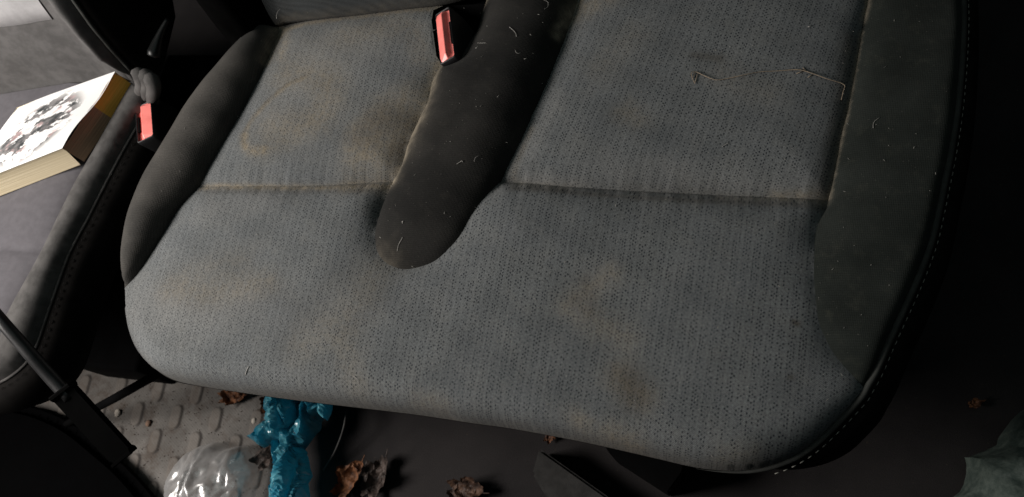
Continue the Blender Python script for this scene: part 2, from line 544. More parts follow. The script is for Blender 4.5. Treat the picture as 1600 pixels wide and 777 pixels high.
ST_SOIL_SHADE = [([(383, 228), (382, 214), (391, 193), (404, 176), (424, 156), (449, 136), (480, 123)], 2.6, .45), ([(575, 215), (640, 185), (625, 250)], 30, .4), ([(900, 470), (925, 490), (915, 440)], 12, .3), ([(970, 590), (1000, 620)], 20, .45), ([(625, 225), (605, 300), (590, 345)], 17, .55), ([(590, 190), (640, 195), (625, 240)], 26, .45), ([(560, 210), (600, 170)], 24, .30),  # dark stains, plus shade painted along the divider's left edge
           ([(560, 296), (612, 294)], 10, .45), ([(800, 291), (900, 298), (1000, 305), (1140, 312), (1290, 320)], 7, .55),  # shade painted in the creases just below the seams
           ([(1330, 60), (1316, 160), (1295, 260), (1288, 310)], 15, .75), ([(1085, 92), (1125, 95)], 8, .5), ([(985, 600), (990, 630)], 20, .35),
           ([(470, 480), (540, 440)], 40, .16), ([(1240, 505), (1246, 507)], 4, .9), ([(1233, 592), (1236, 592)], 4, .7),
           ([(320, 300), (560, 298)], 6, .3)]  # painted shade under the left seam


def stain(xy, table):
    out = np.zeros(len(xy))
    for pts, w, s in table:
        line = atp(catmull(pts, 4) if len(pts) > 2 else pts, 0)
        d = dist_poly(xy, line)
        ww = w / 1290
        out = 1 - (1 - out) * (1 - s * (1 if w < 12.5 else .80) * np.exp(-(d / ww) ** 2))
    return out


def dust_lines(xy):
    return stain(xy, ST_DIRT)


def cushion_part(name, poly, mat, parent, step=.0036, rot=None, bz=0.0):
    v, f = fill(poly, step)
    z = H(v) + bz
    me = mesh_from(np.column_stack([v, z]), f, name)
    for nm, tb in (('dirt', ST_DIRT), ('wear_lit', ST_WEAR_LIT), ('dark', ST_SOIL_SHADE)):
        at_ = me.attributes.new(nm, 'FLOAT', 'POINT')
        val_ = stain(v, tb)
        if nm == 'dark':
            val_ = np.maximum(val_, .75 * ss(.004, -.034, z) * ss(.42, .2, v[:, 0]))      # painted shade that dims the lit front roll
        at_.data.foreach_set('value', val_.astype(np.float32))
    at_ = me.attributes.new('nap', 'FLOAT', 'POINT')
    at_.data.foreach_set('value', (.6 * ss(-.06, -.44, v[:, 0])).astype(np.float32))
    uvl = me.uv_layers.new(name='fabric')
    uvc = rot(v) if rot else v
    # follow the cloth down the rolled front edge
    uvc = np.column_stack([uvc[:, 0], uvc[:, 1] + .8 * np.minimum(z, 0)])
    li = np.zeros(len(me.loops), int); me.loops.foreach_get('vertex_index', li)
    uvl.data.foreach_set('uv', uvc[li].astype(np.float32).ravel())
    return link(name, me, mat, parent)


def rotuv(deg, ox=0.0):
    a = math.radians(deg)
    return lambda v: np.column_stack([v[:, 0] * math.cos(a) - v[:, 1] * math.sin(a) + ox, v[:, 0] * math.sin(a) + v[:, 1] * math.cos(a)])


def uv_front(v):
    sh = -.10 + .22 * ss(-.45, .35, v[:, 0])
    return np.column_stack([v[:, 0] - sh * (v[:, 1] + .05) * .6, v[:, 1]])


FLOOR_Z = -.42
bench = thing('bench_seat', 'worn double bench seat with stained grey dash-pattern panels and charcoal bolsters', 'bench seat', (0.0, 0.0, FLOOR_Z))
C = CUR
cushion = bench
# slot for the buckle
SLOT_PX = [(712, 97), (690, 101), (684, 92), (678, 40), (679, 20), (692, 9), (752, 4), (757, 12)]
SLOT_IN = [(690, 101), (684, 92), (678, 40), (679, 20), (692, 9), (752, 4)]
cut = [p for p in CUR_PX['CBL'] if p[1] > 101.5]
cbl_low = C['CBL'][len(CUR_PX['CBL']) - len(cut):]
slot_w = atp(SLOT_IN, -.006)
ra_left = np.array([w for w, p in zip(C['RA'], CUR_PX['RA']) if p[0] < 690])
pl = np.vstack([ra_left, slot_w[::-1][1:], cbl_low, C['SL'][::-1], C['LB1'][::-1][:-1]])
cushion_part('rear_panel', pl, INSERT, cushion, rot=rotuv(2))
tag(cushion.children[-1], 'narrow left rear grey panel with tan water-ring stain')
pf = np.vstack([C['LB2'], W2[1:], C['RB2'][::-1][1:], C['SR'][::-1][1:], C['CBT'][::-1][1:], C['SL'][::-1][1:-1]])
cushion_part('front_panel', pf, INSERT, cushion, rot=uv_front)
pr = np.vstack([C['RCK'], C['RB1'][1:], C['SR'][::-1][1:], C['CBR'][1:-1]])
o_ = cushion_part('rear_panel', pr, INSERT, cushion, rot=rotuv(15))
tag(o_, 'wide right rear grey panel crossed by a dry stem')
o_ = cushion_part('bolster', np.vstack([C['LB1'], C['LB2'][1:], W1[::-1][1:-1]]), BOLSTER_LIT, cushion)
tag(o_, 'narrow left charcoal bolster')
o_ = cushion_part('bolster', np.vstack([C['CBL'], C['CBT'][1:], C['CBR'][1:], C['RBK'][::-1][1:-1]]), BOLSTER, cushion)
tag(o_, 'tongue-shaped black divider between the two seats')
o_ = cushion_part('bolster', np.vstack([C['RB1'], C['RB2'][1:], W3[1:], C['RDK'][::-1][1:-1]]), BOLSTER_R, cushion)
tag(o_, 'wide right charcoal bolster edged with piping')
# pocket round the buckle
slot_out = atp(SLOT_PX + [(765, -12), (700, 2)], -.012)
ctr = at(715, 50, -.05)[:2]
ring0 = [(*((p[:2] - ctr) * 1.06 + ctr), float(H(p[None, :2])[0]) - .008) for p in slot_out[:8]]
ring1 = [(*((np.array(p[:2]) - ctr) * .8 + ctr), -.075) for p in ring0]
nn = len(ring0)
pv = ring0 + ring1
pfc = [(i, (i + 1) % nn, nn + (i + 1) % nn, nn + i) for i in range(nn)] + [tuple(range(nn, 2 * nn))]
link('buckle_slot', mesh_from(pv, pfc), MATTEB, bench, smooth=False)

# side panel: strips hanging from the outline
nrm2 = np.zeros((len(OUT), 2))
tg = np.gradient(OUT[:, :2], axis=0)
tg /= np.linalg.norm(tg, axis=1)[:, None]
nrm2 = np.column_stack([tg[:, 1], -tg[:, 0]])
# outline runs rear-left -> front -> right: outward must point away from the centre
cen = np.array([wpt(760, 330)])
sgn = np.sign(np.sum(nrm2 * (OUT[:, :2] - cen), axis=1))
nrm2 = nrm2 * np.where(np.median(sgn) < 0, -1, 1)
px_arr = np.array(OUTPX)
rt = ss(1150, 1330, px_arr[:, 0])
lf = 1 - ss(195, 330, px_arr[:, 0]) * ss(430, 560, px_arr[:, 1])
lf = np.where(px_arr[:, 0] > 700, 0, lf)
prof = [(0, 0, 0, 0, 0, 0), (.006, -.002, .000, -.004, .003, -.006), (.014, -.006, -.002, -.010, .004, -.014), (.024, -.018, -.006, -.022, .002, -.03),
        (.032, -.045, -.012, -.045, -.01, -.06), (.034, -.10, -.03, -.09, -.03, -.11), (.02, -.20, -.07, -.13, -.06, -.20)]
sv, sf = [], []
for (ro, rz, fo, fz, lo_, lz) in prof:
    off = ro * rt + (1 - rt) * (fo * (1 - lf) + lo_ * lf)
    zz = rz * rt + (1 - rt) * (fz * (1 - lf) + lz * lf)
    p = np.column_stack([OUT[:, :2] + nrm2 * off[:, None], OUT[:, 2] + zz])
    sv.append(p)
NP = len(OUT)
for r in range(len(prof) - 1):
    for i in range(NP - 1):
        sf.append((r * NP + i, r * NP + i + 1, (r + 1) * NP + i + 1, (r + 1) * NP + i))
side = link('side_panel', mesh_from(np.vstack(sv), sf), SIDE, bench)
# piping on the right and round the front corner
i0 = int(np.argmin(np.hypot(px_arr[:, 0] - 1085, px_arr[:, 1] - 730)))
pip = OUT[i0:].copy()
pip[:, 2] += .0026
pip[:, :2] += nrm2[i0:] * .0015
pip = resample(pip, .004)
rad = np.clip(np.linspace(0, 1, len(pip)) * 7, .04, 1) * .0038
v_, f_ = tube(pip, rad, 8)
link('piping', mesh_from(v_, f_), PIPING, bench)
# stitches just outside the piping
i1 = int(np.argmin(np.hypot(px_arr[:, 0] - 1205, px_arr[:, 1] - 728)))
st = np.column_stack([OUT[i1:, :2] + nrm2[i1:] * .0085, OUT[i1:, 2] - .0022])
st = resample(st, .0012)
vs, fs = [], []
i = 0
while i < len(st) - 5:
    seg = st[i:i + 5].copy()
    seg[:, 2] += np.array([-.0006, .0005, .0008, .0005, -.0006])
    v_, f_ = tube(seg, .0005, 5)
    o = len(vs)
    vs += v_; fs += [tuple(q + o for q in t) for t in f_]
    i += 8
link('stitching', mesh_from(vs, fs), THREAD, side)

# frame and pedestal under the cushion, black
def box_mesh(lo, hi, bev=.01, seg=2):
    bm = bmesh.new()
    bmesh.ops.create_cube(bm, size=1)
    for v in bm.verts:
        v.co = Vector([lo[i] + (hi[i] - lo[i]) * (v.co[i] + .5) for i in range(3)])
    bmesh.ops.bevel(bm, geom=list(bm.edges), offset=bev, segments=seg, profile=.6, affect='EDGES')
    return bm_mesh(bm)


pl_, pr_ = at(330, 560, -.2), at(1330, 560, -.2)
link('pedestal', box_mesh((pl_[0] + .05, -.10, FLOOR_Z), (pr_[0] - .10, .26, -.11), .015), MATTEB, bench)

# backrest of the bench: rises behind the crease
def loft(rows, mat, name, parent, attr=True):
    R_, N_ = len(rows), len(rows[0])
    vv = np.vstack(rows)
    ff = [(r * N_ + i, r * N_ + i + 1, (r + 1) * N_ + i + 1, (r + 1) * N_ + i) for r in range(R_ - 1) for i in range(N_ - 1)]
    return link(name, mesh_from(vv, ff), mat, parent)


crease = np.vstack([C['RA'], C['RBK'][1:], C['RCK'][1:], C['RDK'][1:]])
crease = resample(crease, .012)
rows = []
for (dy, dz) in ((.035, -.06), (.02, -.03), (.004, -.012), (-.004, .004), (-.002, .022), (.006, .05), (.02, .10), (.04, .18), (.06, .28), (.085, .40)):
    q = crease.copy()
    q[:, 1] += dy
    q[:, 2] = np.maximum(q[:, 2], -.022) * .6 + dz + .004
    rows.append(q)
back = loft(rows, mat_weave('dark_backrest_cloth', (.030, .033, .0345), (.043, .046, .047)), 'backrest', bench)
dme = back.data
da = dme.attributes.new('dirt', 'FLOAT', 'POINT')
zz = np.array([vv.co.z for vv in dme.vertices]) + FLOOR_Z
da.data.foreach_set('value', np.clip(np.exp(-np.abs(zz + .004) / .006) * .8, 0, 1).astype(np.float32))
# black left wing of the backrest
wing = [(372, -60), (374, -5), (392, 16), (401, 34), (397, 50), (380, 62), (340, 45), (300, -60)]
wv = atp(wing, .015)
wv2 = wv.copy(); wv2[:, 2] = .30; wv2[:, 1] += .05; wv2[:, 0] -= .02
wv0 = wv.copy(); wv0[:, 2] = -.15
wq = [np.vstack([w_, w_[:1]]) for w_ in (wv0, wv, wv2)]
bo = loft(wq, mat_plain('black_backrest_cloth', (.0012, .0012, .0012), .95, .02), 'backrest_wing', bench)

# ------------------------------------------------------------------ FLOOR
def grid_sheet(x0, x1, y0, y1, z, nx, ny):
    xs, ys = np.linspace(x0, x1, nx), np.linspace(y0, y1, ny)
    X_, Y_ = np.meshgrid(xs, ys)
    v = np.column_stack([X_.ravel(), Y_.ravel(), np.full(X_.size, z)])
    f = [(j * nx + i, j * nx + i + 1, (j + 1) * nx + i + 1, (j + 1) * nx + i) for j in range(ny - 1) for i in range(nx - 1)]
    return v, f


def mat_carpet():
    k = NT('dark_floor_carpet')
    uv = k.coord('Object')
    big = k.noise(uv, 5, 4, .6)
    fine = k.noise(uv, 500, 3, .7)
    c = k.mix(k.sst(big, .3, .7), (.020, .0185, .019), (.032, .029, .029))
    c = k.mix(k.m('MULTIPLY', k.sst(k.noise(uv, 160, 2, .6), .70, .78), .5), c, (.09, .07, .05))
    hs = k.new('ShaderNodeHueSaturation'); k.put(hs.inputs['Color'], c); k.put(hs.inputs['Value'], k.m('ADD', .6, k.m('MULTIPLY', fine, .8)))
    return k.set(Base_Color=hs.outputs[0], Roughness=.95, Specular_IOR_Level=.1, Normal=k.bump(fine, .6, .0015))


fv_, ff_ = grid_sheet(-2.2, 2.0, -1.6, 1.6, FLOOR_Z, 3, 3)
tag(link('floor', mesh_from(fv_, ff_), mat_carpet(), None, smooth=False), kind='structure')


def mat_rubber():
    k = NT('worn_grey_rubber')
    uv = k.coord('Object')
    big = k.noise(uv, 14, 5, .6)
    fine = k.noise(uv, 420, 3, .7)
    s = k.xyz(uv)
    rib = k.m('SINE', k.m('MULTIPLY', k.m('ADD', k.m('MULTIPLY', s[0], .55), k.m('MULTIPLY', s[1], .83)), 2 * math.pi / .0042))
    c = k.mix(k.sst(big, .35, .7), (.086, .079, .072), (.135, .125, .115))
    c = k.mix(k.m('MULTIPLY', k.sst(k.noise(uv, 26, 5, .72), .48, .68), .8), c, (.055, .040, .030))
    raised = k.attr('raised')
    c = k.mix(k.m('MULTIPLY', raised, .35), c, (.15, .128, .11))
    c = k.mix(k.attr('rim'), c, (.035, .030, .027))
    c = k.mix(k.m('MULTIPLY', k.sst(k.noise(uv, 230, 2, .6), .70, .75), .8), c, (.04, .03, .025))
    hs = k.new('ShaderNodeHueSaturation'); k.put(hs.inputs['Color'], c); k.put(hs.inputs['Value'], k.m('ADD', .78, k.m('ADD', k.m('MULTIPLY', fine, .4), k.m('MULTIPLY', rib, .03))))
    return k.set(Base_Color=hs.outputs[0], Roughness=.75, Specular_IOR_Level=.3,
                 Normal=k.bump(k.m('ADD', k.m('MULTIPLY', rib, .22), fine), .3, .0008))


# mat with raised ovals, modelled as a height sheet
mx0, mx1, my0, my1 = -1.35, -.02, -.95, .20
corn = [at(60, 560, FLOOR_Z), at(520, 640, FLOOR_Z), at(520, 800, FLOOR_Z), at(200, 800, FLOOR_Z)]
ov_dir = np.array([.30, .954])       # long axis of the ovals
seen = [(222, 640), (275, 665), (240, 690), (313, 632), (280, 600), (330, 675), (295, 705), (255, 745), (210, 622), (368, 640), (205, 712), (170, 645), (190, 675), (225, 745)]
ovals = []
p_a, p_b = at(236, 672, FLOOR_Z)[:2], at(256, 622, FLOOR_Z)[:2]
EX = (at(278, 652, FLOOR_Z) - at(218, 648, FLOOR_Z))[:2]
EY = (at(245, 690, FLOOR_Z) - at(218, 648, FLOOR_Z))[:2]
org = at(218, 648, FLOOR_Z)[:2]
for a in range(-14, 14):
    for b in range(-14, 14):
        ovals.append(org + EX * a + EY * b)
dirv = (at(248, 672, FLOOR_Z) - at(240, 704, FLOOR_Z))[:2]
dirv /= np.linalg.norm(dirv)
perp = np.array([-dirv[1], dirv[0]])
st_ = .0018
xs = np.arange(-1.02, at(476, 690, FLOOR_Z)[0], st_); ys = np.arange(-.52, -.04, st_)
X_, Y_ = np.meshgrid(xs, ys)
P_ = np.column_stack([X_.ravel(), Y_.ravel()])
hmax = np.zeros(len(P_)); rim = np.zeros(len(P_))
for c_ in ovals:
    if not (xs[0] - .03 < c_[0] < xs[-1] + .03 and ys[0] - .03 < c_[1] < ys[-1] + .03): continue
    d = P_ - c_
    l, w = d @ dirv, d @ perp
    cap = np.maximum(np.abs(l) - .011, 0)
    r = np.hypot(cap, w)
    hmax = np.maximum(hmax, 1 - ss(.0085, .0120, r))
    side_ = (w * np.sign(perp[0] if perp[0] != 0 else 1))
    rim = np.maximum(rim, np.exp(-((r - .0118) / .0022) ** 2) * ss(.001, .008, side_))  # shade painted as a dark crescent on each oval's unlit side
nx, ny = len(xs), len(ys)
mv = np.column_stack([P_, FLOOR_Z + .006 + .0027 * hmax])
mf = [(j * nx + i, j * nx + i + 1, (j + 1) * nx + i + 1, (j + 1) * nx + i) for j in range(ny - 1) for i in range(nx - 1)]
mme = mesh_from(mv, mf)
for nm, arr in (('raised', hmax), ('rim', np.clip(rim, 0, 1))):
    a_ = mme.attributes.new(nm, 'FLOAT', 'POINT'); a_.data.foreach_set('value', arr.astype(np.float32))
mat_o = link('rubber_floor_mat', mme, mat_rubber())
tag(mat_o, 'dirty pale grey rubber floor mat with raised oval treads between the seats', 'floor mat')

# ------------------------------------------------------------------ SEAT BELT BUCKLES
RED = mat_plain('red_plastic', (1.0, .245, .215), .35, .5, .12, 60, .05)


def buckle(label, px_c, top_px, z, wid, length, lean, flip=1):
    """px_c: photo point of the button centre; long axis from px points in top_px"""
    a, b = at(*top_px[0], z), at(*top_px[1], z)
    ln = np.linalg.norm(b - a)
    yax = Vector(a - b).normalized()
    zax = Vector(lean); zax -= yax * zax.dot(yax); zax.normalize()
    xax = yax.cross(zax)
    c0 = Vector((a + b) / 2)
    root = thing('seat_belt_buckle', label, 'seat belt buckle', c0)
    R = Matrix((xax, yax, zax)).transposed()

    def place(bm, name, mat, par, smooth=False):
        for v in bm.verts: v.co = R @ v.co + c0
        me = bm_mesh(bm)
        return link(name, me, mat, par, smooth)
    # housing: open tray with rim, tapering body below
    bm = bmesh.new()
    w, l = wid / 2, ln / 2
    rings = [(w * .86, l * .93, -.004), (w * .86, l * .93, .0028), (w * .93, l * .965, .0042), (w, l, .003), (w * 1.02, l * 1.01, -.004), (w * .98, l * .97, -.03), (w * .8, l * .6, -.075)]
    prev = None
    for (rw, rl, rz) in rings:
        ring = []
        cr = min(rw, rl) * .22
        for (sx, sy) in ((1, 1), (-1, 1), (-1, -1), (1, -1)):
            for q in range(4):
                ang = math.pi / 2 * ({(1, 1): 0, (-1, 1): 1, (-1, -1): 2, (1, -1): 3}[(sx, sy)] + q / 3)
                ring.append(bm.verts.new((sx * (rw - cr) + cr * math.cos(ang), sy * (rl - cr) + cr * math.sin(ang), rz)))
        if prev:
            for i in range(16):
                bm.faces.new((prev[i], prev[(i + 1) % 16], ring[(i + 1) % 16], ring[i]))
        else:
            bm.faces.new(ring)
        prev = ring
    place(bm, 'housing', BLACK, root, True)
    # button: wedge with a raised bevelled ridge and a slot along one long side
    bm = bmesh.new()
    w2, l2 = w * .92, l * .95
    f = flip
    xr = .10 * w2 * f
    prof_ = [(-w2 * f, -.003), (-w2 * f * .98, .0035), (xr * .2, .0078), (xr, .0074), (w2 * f * .42, .0005), (w2 * f * .62, -.0008), (w2 * f * .98, -.001), (w2 * f, -.004)]
    rows_ = []
    for (yy, sc) in ((-l2, .25), (-l2 * .96, .55), (-l2 * .80, 1.0), (l2 * .80, 1.0), (l2 * .96, .55), (l2, .25)):
        rows_.append([bm.verts.new((x_, yy, max(zv, -.004) * (sc if zv > 0 else 1))) for (x_, zv) in prof_])
    for r in range(len(rows_) - 1):
        for i in range(len(prof_) - 1):
            bm.faces.new((rows_[r][i], rows_[r][i + 1], rows_[r + 1][i + 1], rows_[r + 1][i]))
    bmesh.ops.recalc_face_normals(bm, faces=bm.faces)
    place(bm, 'button', RED, root)
    # tongue slot opening
    bm = bmesh.new()
    bmesh.ops.create_cube(bm, size=1)
    for v in bm.verts: v.co = Vector((v.co.x * w * .24 + f * w * .74, v.co.y * l * .85, v.co.z * .003 + .0012))
    bmesh.ops.bevel(bm, geom=list(bm.edges), offset=.0007, segments=2, affect='EDGES')
    place(bm, 'tongue_slot', MATTEB, root)
    # strap to the seat frame
    stem = tube([c0 - zax * .06, c0 - zax * .12 + yax * .01, c0 - zax * .2 + yax * .03], .009, 8)
    link('stalk', mesh_from(*stem), BLACK, root)
    return root


buckle('black seat belt buckle with red button in the slot between the two bench seat panels', (698, 56),
       ((693, 18), (702, 97)), .022, .0265, .062, (-.38, -.22, 1.0), 1)

# ------------------------------------------------------------------ DRIVER SEAT
drv = thing('driver_seat', 'grey and black driver seat across the gap, with a book on its cushion', 'car seat', tuple(at(60, 420, FLOOR_Z)))
D1 = [(240, 150), (226, 172), (210, 195), (186, 236), (160, 285), (131, 342), (104, 392), (85, 442), (66, 496), (48, 546), (25, 576), (-15, 600), (-70, 612)]
D2 = [(205, 128), (180, 175), (150, 228), (120, 280), (92, 335), (66, 388), (40, 436), (18, 478), (4, 510), (-2, 535), (-24, 560), (-66, 582)]
LEFT = [(-560, 500), (-480, 330), (-330, 210), (-180, 190), (0, 150), (110, 132)]
ZD = .0
d1w = atp(catmull(D1, 5), .002)
d2w = atp(catmull(D2, 5), .002)
leftw = atp(LEFT, .002)
DSEAM = atp([(-300, 400), (-60, 391), (0, 388), (66, 385)], 0)


def HD(xy):
    xy = np.atleast_2d(xy)[:, :2]
    a, b, s = dist_poly(xy, d1w), dist_poly(xy, d2w), dist_poly(xy, DSEAM)
    inb = inside(xy, np.vstack([d1w, d2w[::-1]]))
    t = np.clip(a / .030, 0, 1)
    h = np.where(inb, .022 * np.sqrt(1 - (1 - np.clip(b / .045, 0, 1)) ** 2), .006 * (1 - np.exp(-b / .04)))
    h -= .006 * np.exp(-b / .012) + .010 * np.exp(-s / .014) * np.where(inb, 0, 1)
    h = -.004 + (h + .004) * np.sqrt(1 - (1 - t) ** 2)
    return h + .0014 * np.sin(xy[:, 0] * 33) * np.sin(xy[:, 1] * 27)


def drv_part(name, poly, mat, step=.006):
    v, f = fill(poly, step)
    me = mesh_from(np.column_stack([v, HD(v)]), f)
    uvl = me.uv_layers.new(name='fabric')
    li = np.zeros(len(me.loops), int); me.loops.foreach_get('vertex_index', li)
    uvl.data.foreach_set('uv', v[li].astype(np.float32).ravel())
    return link(name, me, mat, drv)


DRV_INSERT = mat_plain('driver_grey_fabric', (.100, .095, .103), .95, .1, .08, 90, .3, .001)
DRV_BOLSTER = mat_plain('driver_bolster_cloth', (.072, .069, .067), .95, .1, .25, 55, .4, .001)
drv_part('cushion_panel', np.vstack([d2w, atp([(-250, 598), (-500, 575)], 0), leftw]), DRV_INSERT)
drv_part('bolster', np.vstack([d1w, d2w[::-1]]), DRV_BOLSTER, .005)
# black side hanging below the stitched edge
off_dir = []
tgd = np.gradient(d1w[:, :2], axis=0); tgd /= np.linalg.norm(tgd, axis=1)[:, None]
nd = np.column_stack([-tgd[:, 1], tgd[:, 0]])
if np.median(nd[:, 0]) < 0: nd = -nd
rows = []
for (o_, z_) in ((0, -.004), (.012, -.006), (.024, -.02), (.028, -.05), (.010, -.09), (-.10, -.13)):
    rows.append(np.column_stack([d1w[:, :2] + nd * o_, np.full(len(d1w), z_)]))
dside = loft(rows, SIDE, 'side_panel', drv)
# edge seam roll and stitches
v_, f_ = tube(np.column_stack([d1w[:, :2] + nd * .001, np.full(len(d1w), -.0032)]), .0022, 6)
link('edge_seam', mesh_from(v_, f_), DRV_BOLSTER, drv)
st = resample(np.column_stack([d1w[:, :2] + nd * .010, np.full(len(d1w), -.0038)]), .0014)
vs, fs = [], []
for i in range(0, len(st) - 5, 8):
    seg = st[i:i + 5].copy(); seg[:, 2] += np.array([-.0006, .0005, .0008, .0005, -.0006])
    v_, f_ = tube(seg, .0004, 5); o = len(vs); vs += v_; fs += [tuple(q + o for q in t) for t in f_]
link('stitching', mesh_from(vs, fs), mat_plain('dark_thread', (.012, .012, .012), .9, .1), dside)
# puckered cloth tuck at the rear end of the bolster
tv, tf = [], []
for q, (x_, y_) in enumerate(((218, 122), (228, 124), (236, 130))):
    pts = [at(x_ - 8, y_ - 8, .03), at(x_ + 1, y_ - 4, .035), at(x_ + 4, y_ + 12, .022), at(x_ - 2, y_ + 34, .004)]
    a_, b_ = tube(catmull(pts, 5), np.interp(np.linspace(0, 1, 16), [0, .3, .8, 1], [.006, .012, .010, .004]), 8)
    o = len(tv); tv += a_; tf += [tuple(i + o for i in t) for t in b_]
link('cloth_tuck', mesh_from(tv, tf), DRV_BOLSTER, drv)

# backrest
def up_px(p, h, back=0.0, z0=0.0):
    w = at(*p, z0)
    return w + np.array([0, back, h])


bz = .012
K0 = [(206, 117), (188, 117), (160, 113), (110, 120), (40, 128), (-60, 150), (-200, 190)]   # foot of the backrest
foot = atp(catmull(K0, 14), bz)
rows = []
NB = len(foot)
tt = np.linspace(0, 1, NB)
# front face rows go up, with a wing that bulges forward near the right edge
for q, h in enumerate((-.03, 0, .02, .05, .09, .13, .18, .24, .32, .42)):
    r = foot.copy()
    tc = .06 + 1.3 * max(h, 0)
    wing_ = np.where(tt < tc, .020 * np.sin(math.pi * np.clip(tt / tc, 0, 1)), 0) * ss(-.01, .05, h) - .011 * np.exp(-((tt - tc) / .022) ** 2) * ss(.0, .02, h) * ss(.14, .07, h)
    belly = .012 * math.sin(min(max(h, 0) / .2, 1) * math.pi) * np.ones(NB)
    r[:, 1] += h * .36 - belly - wing_
    r[:, 2] = bz + h
    r[:, 0] -= h * .10
    rows.append(r)
bk = loft(rows, mat_plain('driver_backrest_cloth', (.088, .085, .084), .95, .1, .18, 55, .4, .001), 'backrest', drv)
# side of the backrest: from the right front edge backwards
edge = np.array([r[0] for r in rows])
srows = []
for (dx, dy) in ((0, 0), (.008, .004), (.016, .02), (.018, .06), (.010, .14), (-.02, .20), (-.10, .22)):
    e = edge.copy(); e[:, 0] += dx; e[:, 1] += dy
    srows.append(e)
sd = loft(srows, SIDE, 'backrest_side', drv)
e2 = edge.copy(); e2[:, 0] += .004; e2[:, 1] += .001
v_, f_ = tube(e2[1:], .0032, 6)
link('backrest_seam', mesh_from(v_, f_), PIPING, drv)
# pale grey panel of the backrest
panel_rows = []
for h in (.098, .100, .12, .14, .20, .30, .42):
    r = np.array([np.interp(np.linspace(.34, 1, 40), tt, np.array([np.interp(h, [0, .02, .05, .09, .13, .18, .24, .32, .42], [rw[i, k_] for rw in rows[1:]]) for i in range(NB)])) for k_ in range(3)]).T
    r[:, 1] -= .002 if h > .099 else -.004
    panel_rows.append(r)
loft(panel_rows, mat_plain('pale_backrest_fabric', (.30, .295, .30), .95, .1, .08, 60, .3, .001), 'backrest_panel', drv)
# recliner lever cover: a shiny teardrop on the side
kb = [at(262, 30, .09), at(252, 50, .083), at(246, 66, .077), at(242, 80, .072), at(240, 90, .068)]
v_, f_ = tube(catmull(kb, 5), np.interp(np.linspace(0, 1, 21), [0, .4, .8, .95, 1], [.003, .006, .010, .009, .003]), 14)
link('recliner_lever', mesh_from(v_, f_), mat_plain('glossy_black_plastic', (.0025, .003, .003), .38, .22, .2, 30, .05), drv)
# seat base and the dark box between the seats
c_ = at(178, 594, FLOOR_Z)
link('seat_base', box_mesh((-1.6, c_[1] + .02, FLOOR_Z), (c_[0] - .03, .45, -.18), .01), MATTEB, drv)
tag(link('centre_tunnel', box_mesh((c_[0] - .02, c_[1] + .004, FLOOR_Z - .001), (at(262, 580, FLOOR_Z)[0] + .03, .5, -.30), .008), MATTEB),
    'black box-shaped tunnel on the floor in the gap between the two seats', 'tunnel')

buckle('seat belt buckle with pinkish red button beside the driver seat bolster and book', (228, 192),
       ((226, 164), (230, 220)), .006, .030, .058, (-.05, -.20, 1.0), -1)

# ------------------------------------------------------------------ BOOK on the driver seat
BT = .043
P1, P2, P3, P4 = (at(*p, BT) for p in ((181, 113), (97, 232), (-66, 296), (24, 167)))
book = thing('book', 'thick old paperback with white illustrated cover and brown page edges on driver seat', 'book', (float(P2[0]), float(P2[1]), .0))


def mat_cover():
    k = NT('printed_white_cover')
    uv = k.coord('UV')
    s = k.xyz(uv)
    wv = k.noise(uv, 4.2, 5, .62)
    w2 = k.noise(uv, 11, 4, .6)
    ex = k.m('SUBTRACT', s[0], .47); ey = k.m('SUBTRACT', s[1], .47)
    r = k.m('SQRT', k.m('ADD', k.m('MULTIPLY', k.m('MULTIPLY', ex, ex), 1.25), k.m('MULTIPLY', k.m('MULTIPLY', ey, ey), 2.2)))
    win = k.m('SUBTRACT', 1.0, k.sst(r, .40, .58))
    blot = k.m('MULTIPLY', k.sst(wv, .475, .51), win)
    tone = k.mix(k.sst(w2, .35, .65), (.025, .03, .032), (.20, .19, .19))
    c = k.mix(blot, (.80, .79, .78), tone)
    pink = k.m('MULTIPLY', k.m('MULTIPLY', k.sst(k.noise(uv, 7, 3, .6), .56, .62), win), .5)
    c = k.mix(pink, c, (.55, .36, .36))
    return k.set(Base_Color=c, Roughness=.35, Specular_IOR_Level=.5)


NC = 14
cv, cf, cuv = [], [], []
for j in range(NC):
    for i in range(NC):
        a, b = i / (NC - 1), j / (NC - 1)
        p = (P2 * (1 - a) + P1 * a) * (1 - b) + (P3 * (1 - a) + P4 * a) * b
        p = p.copy()
        p[2] += .006 * math.sin(a * math.pi) * math.sin(b * math.pi * .9) - .012 * max(0, b - .6) ** 1.5
        p[2] += .003 * math.sin(a * 7) * (1 - b)
        cv.append(p); cuv.append((a, b))
for j in range(NC - 1):
    for i in range(NC - 1):
        q = j * NC + i
        cf.append((q, q + 1, q + NC + 1, q + NC))
me = mesh_from(cv, cf)
ul = me.uv_layers.new(name='cover')
for l in me.loops: ul.data[l.index].uv = cuv[l.vertex_index]
link('cover', me, mat_cover(), book)


def mat_pages(name, c1, c2):
    k = NT(name)
    uv = k.coord('Object')
    s = k.xyz(uv)
    lines = k.noise(k.comb(k.m('MULTIPLY', s[0], 3), k.m('MULTIPLY', s[1], 3), k.m('MULTIPLY', s[2], 900)), 1.0, 3, .6)
    return k.set(Base_Color=k.mix(k.sst(lines, .35, .65), c1, c2), Roughness=.8, Normal=k.bump(lines, .5, .001))


